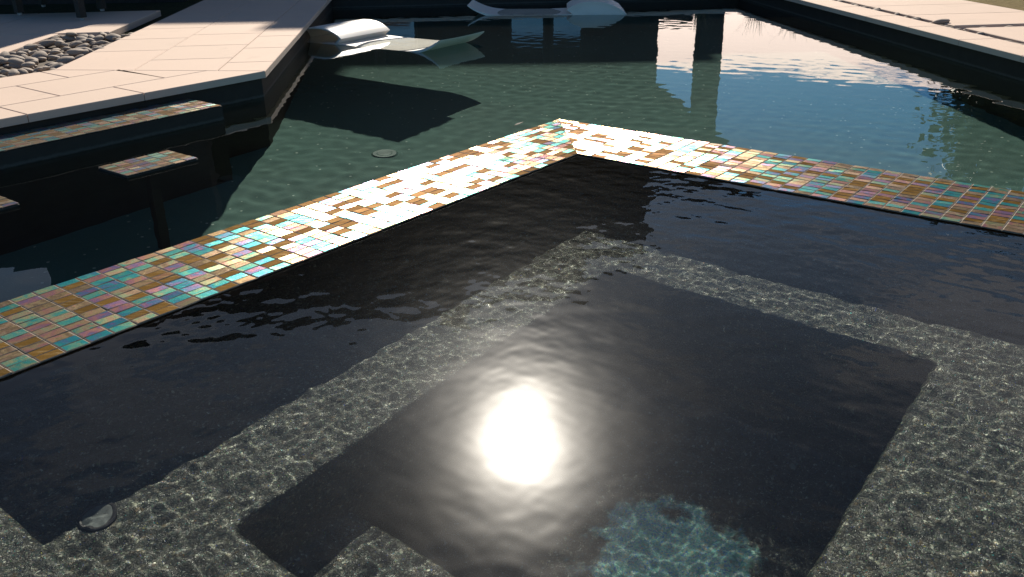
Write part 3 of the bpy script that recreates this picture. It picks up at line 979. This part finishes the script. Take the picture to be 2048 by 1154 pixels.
bm = bmesh.new()
L = [(0, 0, 0), (0.010, 0.007, 0.004), (0.022, 0.009, 0.007), (0.036, 0.004, 0.010), (0.045, -0.002, 0.013), (0.034, -0.006, 0.010), (0.020, -0.008, 0.006), (0.008, -0.005, 0.003)]
top = [bm.verts.new((x, y, z + 0.001)) for x, y, z in L]; bot = [bm.verts.new((x, y, z)) for x, y, z in L]
bm.faces.new(top); bm.faces.new(bot[::-1])
for i in range(len(L)): bm.faces.new((top[i], bot[i], bot[(i + 1) % len(L)], top[(i + 1) % len(L)]))
lf = from_bm("fallen_leaf", bm, M_DEADLEAF); lf.location = (0.02, 3.80, 0.001); lf.rotation_euler = (0, 0, 0.35)
tag(lf, "small dark dead leaf lying on the mosaic near the wall corner", "leaf")

# ------------------------------------------------------------------ garden chair whose feet show at the top left
def chair():
    c = Vector((-3.845, 7.91, Z_DECK)); ang = math.atan2(0.43, -0.72)
    q = empty("garden_chair", c, ang); tag(q, "dark wicker garden chair, only its legs in view at the top left", "chair")
    ca, sa = math.cos(-ang), math.sin(-ang)
    for (wx, wy) in ((-4.151, 7.805), (-3.43, 7.373), (-3.54, 8.02), (-4.26, 8.45)):
        dx, dy = wx - c.x, wy - c.y
        lx, ly = dx * ca - dy * sa, dx * sa + dy * ca
        bm = bmesh.new()
        bx(bm, lx - .028, lx + .028, ly - .028, ly + .028, 0.02, 0.36, 0.004)
        lg = from_bm("leg", bm, M_CHAIR, q)
        bm = bmesh.new(); tube(bm, (lx, ly, 0.0), (lx, ly, 0.02), 0.017, 0.02, 12)
        from_bm("foot_glide", bm, M_GLIDE, lg)
    bm = bmesh.new(); bx(bm, -0.46, 0.46, -0.38, 0.40, 0.32, 0.42, 0.02); from_bm("seat", bm, M_CHAIR, q)
    bm = bmesh.new(); bx(bm, -0.46, 0.46, -0.46, -0.385, 0.34, 0.82, 0.02); from_bm("backrest", bm, M_CHAIR, q)
    for s in (-1, 1):
        bm = bmesh.new(); bx(bm, s * 0.5 - .035, s * 0.5 + .035, -0.40, 0.38, 0.36, 0.60, 0.012); from_bm("armrest", bm, M_CHAIR, q)


chair()

# unseen dark wall, added beyond the chair to shade the slabs
bm = bmesh.new(); bx(bm, -8.5, -3.27, 9.30, 9.48, 0.0, 2.75, 0.02)
tag(from_bm("shade_wall", bm, M_HOUSE), "unseen dark wall added beyond the garden chair at the upper left to shade the slabs", "shade wall")

# ------------------------------------------------------------------ house (seen mirrored in the water, and casting its shade)
HX0, HX1, HY, HH = -11.4, 3.32, 20.0, 8.62
h = empty("house", ((HX0 + HX1) / 2, HY + 4, 0)); tag(h, "dark two storey house with a lower left wing, mirrored in the water", "house")
ho = Vector(h.location)
BLOCKS = ((HX0, -1.15, HH), (-1.15, 1.75, 7.98), (1.75, HX1, 7.0))
bm = bmesh.new()
for x0, x1, hh in BLOCKS: bx(bm, x0, x1, HY, HY + 8, 0.0, hh - 0.25)
under(from_bm("wall", bm, M_HOUSE), h, ho)
bm = bmesh.new()
for x0, x1, hh in BLOCKS: bx(bm, x0 + 0.002, x1 - 0.002, HY - 0.06, HY + 8.1, hh - 0.25, hh, 0.02)
rf = under(from_bm("roof", bm, M_ROOF), h, ho)
bm = bmesh.new(); bx(bm, -24.0, HX0, HY + 0.4, HY + 7.5, 0.0, 6.9); bx(bm, -24.1, HX0, HY + 0.34, HY + 7.6, 6.9, 7.05, 0.02); under(from_bm("wing", bm, M_HOUSE), h, ho)
bm = bmesh.new(); bx(bm, -1.72, -1.22, HY + 0.3, HY + 0.8, HH - 0.01, HH + 0.52, 0.02)  # unseen block added on the roof for its shadow notch on the deck
ch = from_bm("roof_shadow_block", bm, M_ROOF); ch.parent = rf


def window(x0, x1, z0, z1):
    bm = bmesh.new()
    f = 0.06
    for a, b, c, d in ((x0, x0 + f, z0, z1), (x1 - f, x1, z0, z1), (x0 + f, x1 - f, z0, z0 + f), (x0 + f, x1 - f, z1 - f, z1)):
        bx(bm, a, b, HY - 0.05, HY - 0.002, c, d)
    w_ = under(from_bm("window", bm, M_FRAME), h, ho)
    bm = bmesh.new(); bx(bm, x0 + f, x1 - f, HY - 0.03, HY - 0.003, z0 + f, z1 - f)
    p_ = from_bm("pane", bm, M_PANE); p_.parent = w_


for x0, x1 in ((-3.75, -2.92), (-2.78, -2.0), (0.02, 0.82), (0.94, 1.66)): window(x0, x1, 0.15, 2.45)

pc = empty("patio_cover", (0, 16, 0)); po = Vector(pc.location); tag(pc, "flat patio roof on a square post against the dark house", "patio roof")
bm = bmesh.new(); prism(bm, [(-7.0, 12.9), (3.80, 12.9), (3.36, 19.93), (-7.0, 19.93)], 2.74, 3.12); under(from_bm("roof", bm, M_ROOF), pc, po)
for px, py in ((3.33, 15.0), (-6.7, 13.0)):
    bm = bmesh.new(); bx(bm, px - .19, px + .19, py - .19, py + .19, 0.0, 2.74, 0.01); under(from_bm("post", bm, M_HOUSE), pc, po)
bm = bmesh.new(); bx(bm, 3.0, 3.85, 19.0, 19.3, 0, 1.36, 0.02)
tag(from_bm("garden_wall", bm, M_HOUSE), "low dark garden wall stub at the right corner of the house", "garden wall")

# fence of horizontal rails right of the house
fq = empty("rail_fence", (8, 23, 0)); fo = Vector(fq.location); tag(fq, "open fence of dark horizontal rails right of the house", "fence")
for i in range(6):
    x = 3.4 + i * 2.2
    bm = bmesh.new(); bx(bm, x - .06, x + .06, 22.94, 23.06, 0, 1.35, 0.01); under(from_bm("post", bm, M_FENCE), fq, fo)
for z in (0.35, 0.75, 1.02, 1.22):
    bm = bmesh.new(); bx(bm, 3.3, 14.6, 22.88, 22.935, z, z + 0.09, 0.005); under(from_bm("rail", bm, M_FENCE), fq, fo)


def grass_tuft(x, y, n, hgt, label):
    bm = bmesh.new()
    for _ in range(n):
        t = random.uniform(0, 6.28); lean = random.uniform(0.05, 0.45); hh = hgt * random.uniform(0.6, 1.0)
        bxp = Vector((random.uniform(-.08, .08), random.uniform(-.08, .08), 0)); d = Vector((math.cos(t), math.sin(t), 0)); sd_ = Vector((-d.y, d.x, 0)) * 0.008
        prev = None
        for k in range(5):
            f = k / 4
            c = bxp + d * (lean * hh * f * f) + Vector((0, 0, hh * f * (1 - 0.18 * f)))
            w_ = sd_ * (1 - f * 0.9)
            cur = (bm.verts.new(c - w_), bm.verts.new(c + w_))
            if prev: bm.faces.new((prev[0], prev[1], cur[1], cur[0]))
            prev = cur
    o = from_bm("ornamental_grass", bm, M_GRASSBLADE, recalc=False); o.location = (x, y, 0.012)
    tag(o, label, "grass plant", "ornamental grasses behind the pool's far end")


for i, (x, y, hh) in enumerate(((2.35, 11.2, .55), (3.15, 11.6, .75), (3.7, 11.9, .9), (4.2, 11.5, .7), (4.9, 12.0, .8))):
    grass_tuft(x, y, 46, hh, "tuft of thin reedy grass mirrored at the far right end of the pool")


# tree on the right
def tree(x, y, hgt, rad, label):
    r = empty("tree", (x, y, 0.012)); tag(r, label, "tree")
    bm = bmesh.new()
    tube(bm, (0, 0, 0), (0.05, 0.03, hgt * 0.35), 0.13, 0.09, 10)
    limbs = []
    for k in range(7):
        t = k * 0.9 + 0.3; e = Vector((math.cos(t) * rad * 0.6, math.sin(t) * rad * 0.6, hgt * (0.5 + 0.05 * k)))
        tube(bm, (0.05, 0.03, hgt * 0.30), e, 0.06, 0.02, 7); limbs.append(e)
    from_bm("trunk", bm, M_BARK, r)
    bm = bmesh.new()
    cl = []
    for k in range(90):
        d = Vector((random.gauss(0, 1), random.gauss(0, 1), random.gauss(0, 1))).normalized() * random.uniform(0.25, 1.0) ** 0.5
        cl.append((Vector((d.x * rad, d.y * rad, hgt * 0.47 + d.z * hgt * 0.48)), random.uniform(0.20, 0.36) * rad))
    for c, s in cl:
        for _ in range(260):
            p = c + Vector((random.gauss(0, 1), random.gauss(0, 1), random.gauss(0, 0.8))) * s * 0.5
            n_ = Vector((random.gauss(0, 1), random.gauss(0, 1), random.gauss(0.4, 1))).normalized()
            t1 = n_.orthogonal().normalized() * random.uniform(0.07, 0.13); t2 = n_.cross(t1) * 0.55
            vs_ = [bm.verts.new(p - t1), bm.verts.new(p + t2), bm.verts.new(p + t1), bm.verts.new(p - t2)]
            bm.faces.new(vs_)
    from_bm("crown", bm, M_LEAF, r, recalc=False)


tree(9.7, 13.6, 4.2, 2.5, "bushy dark green tree right of the pool, mirrored in the water")
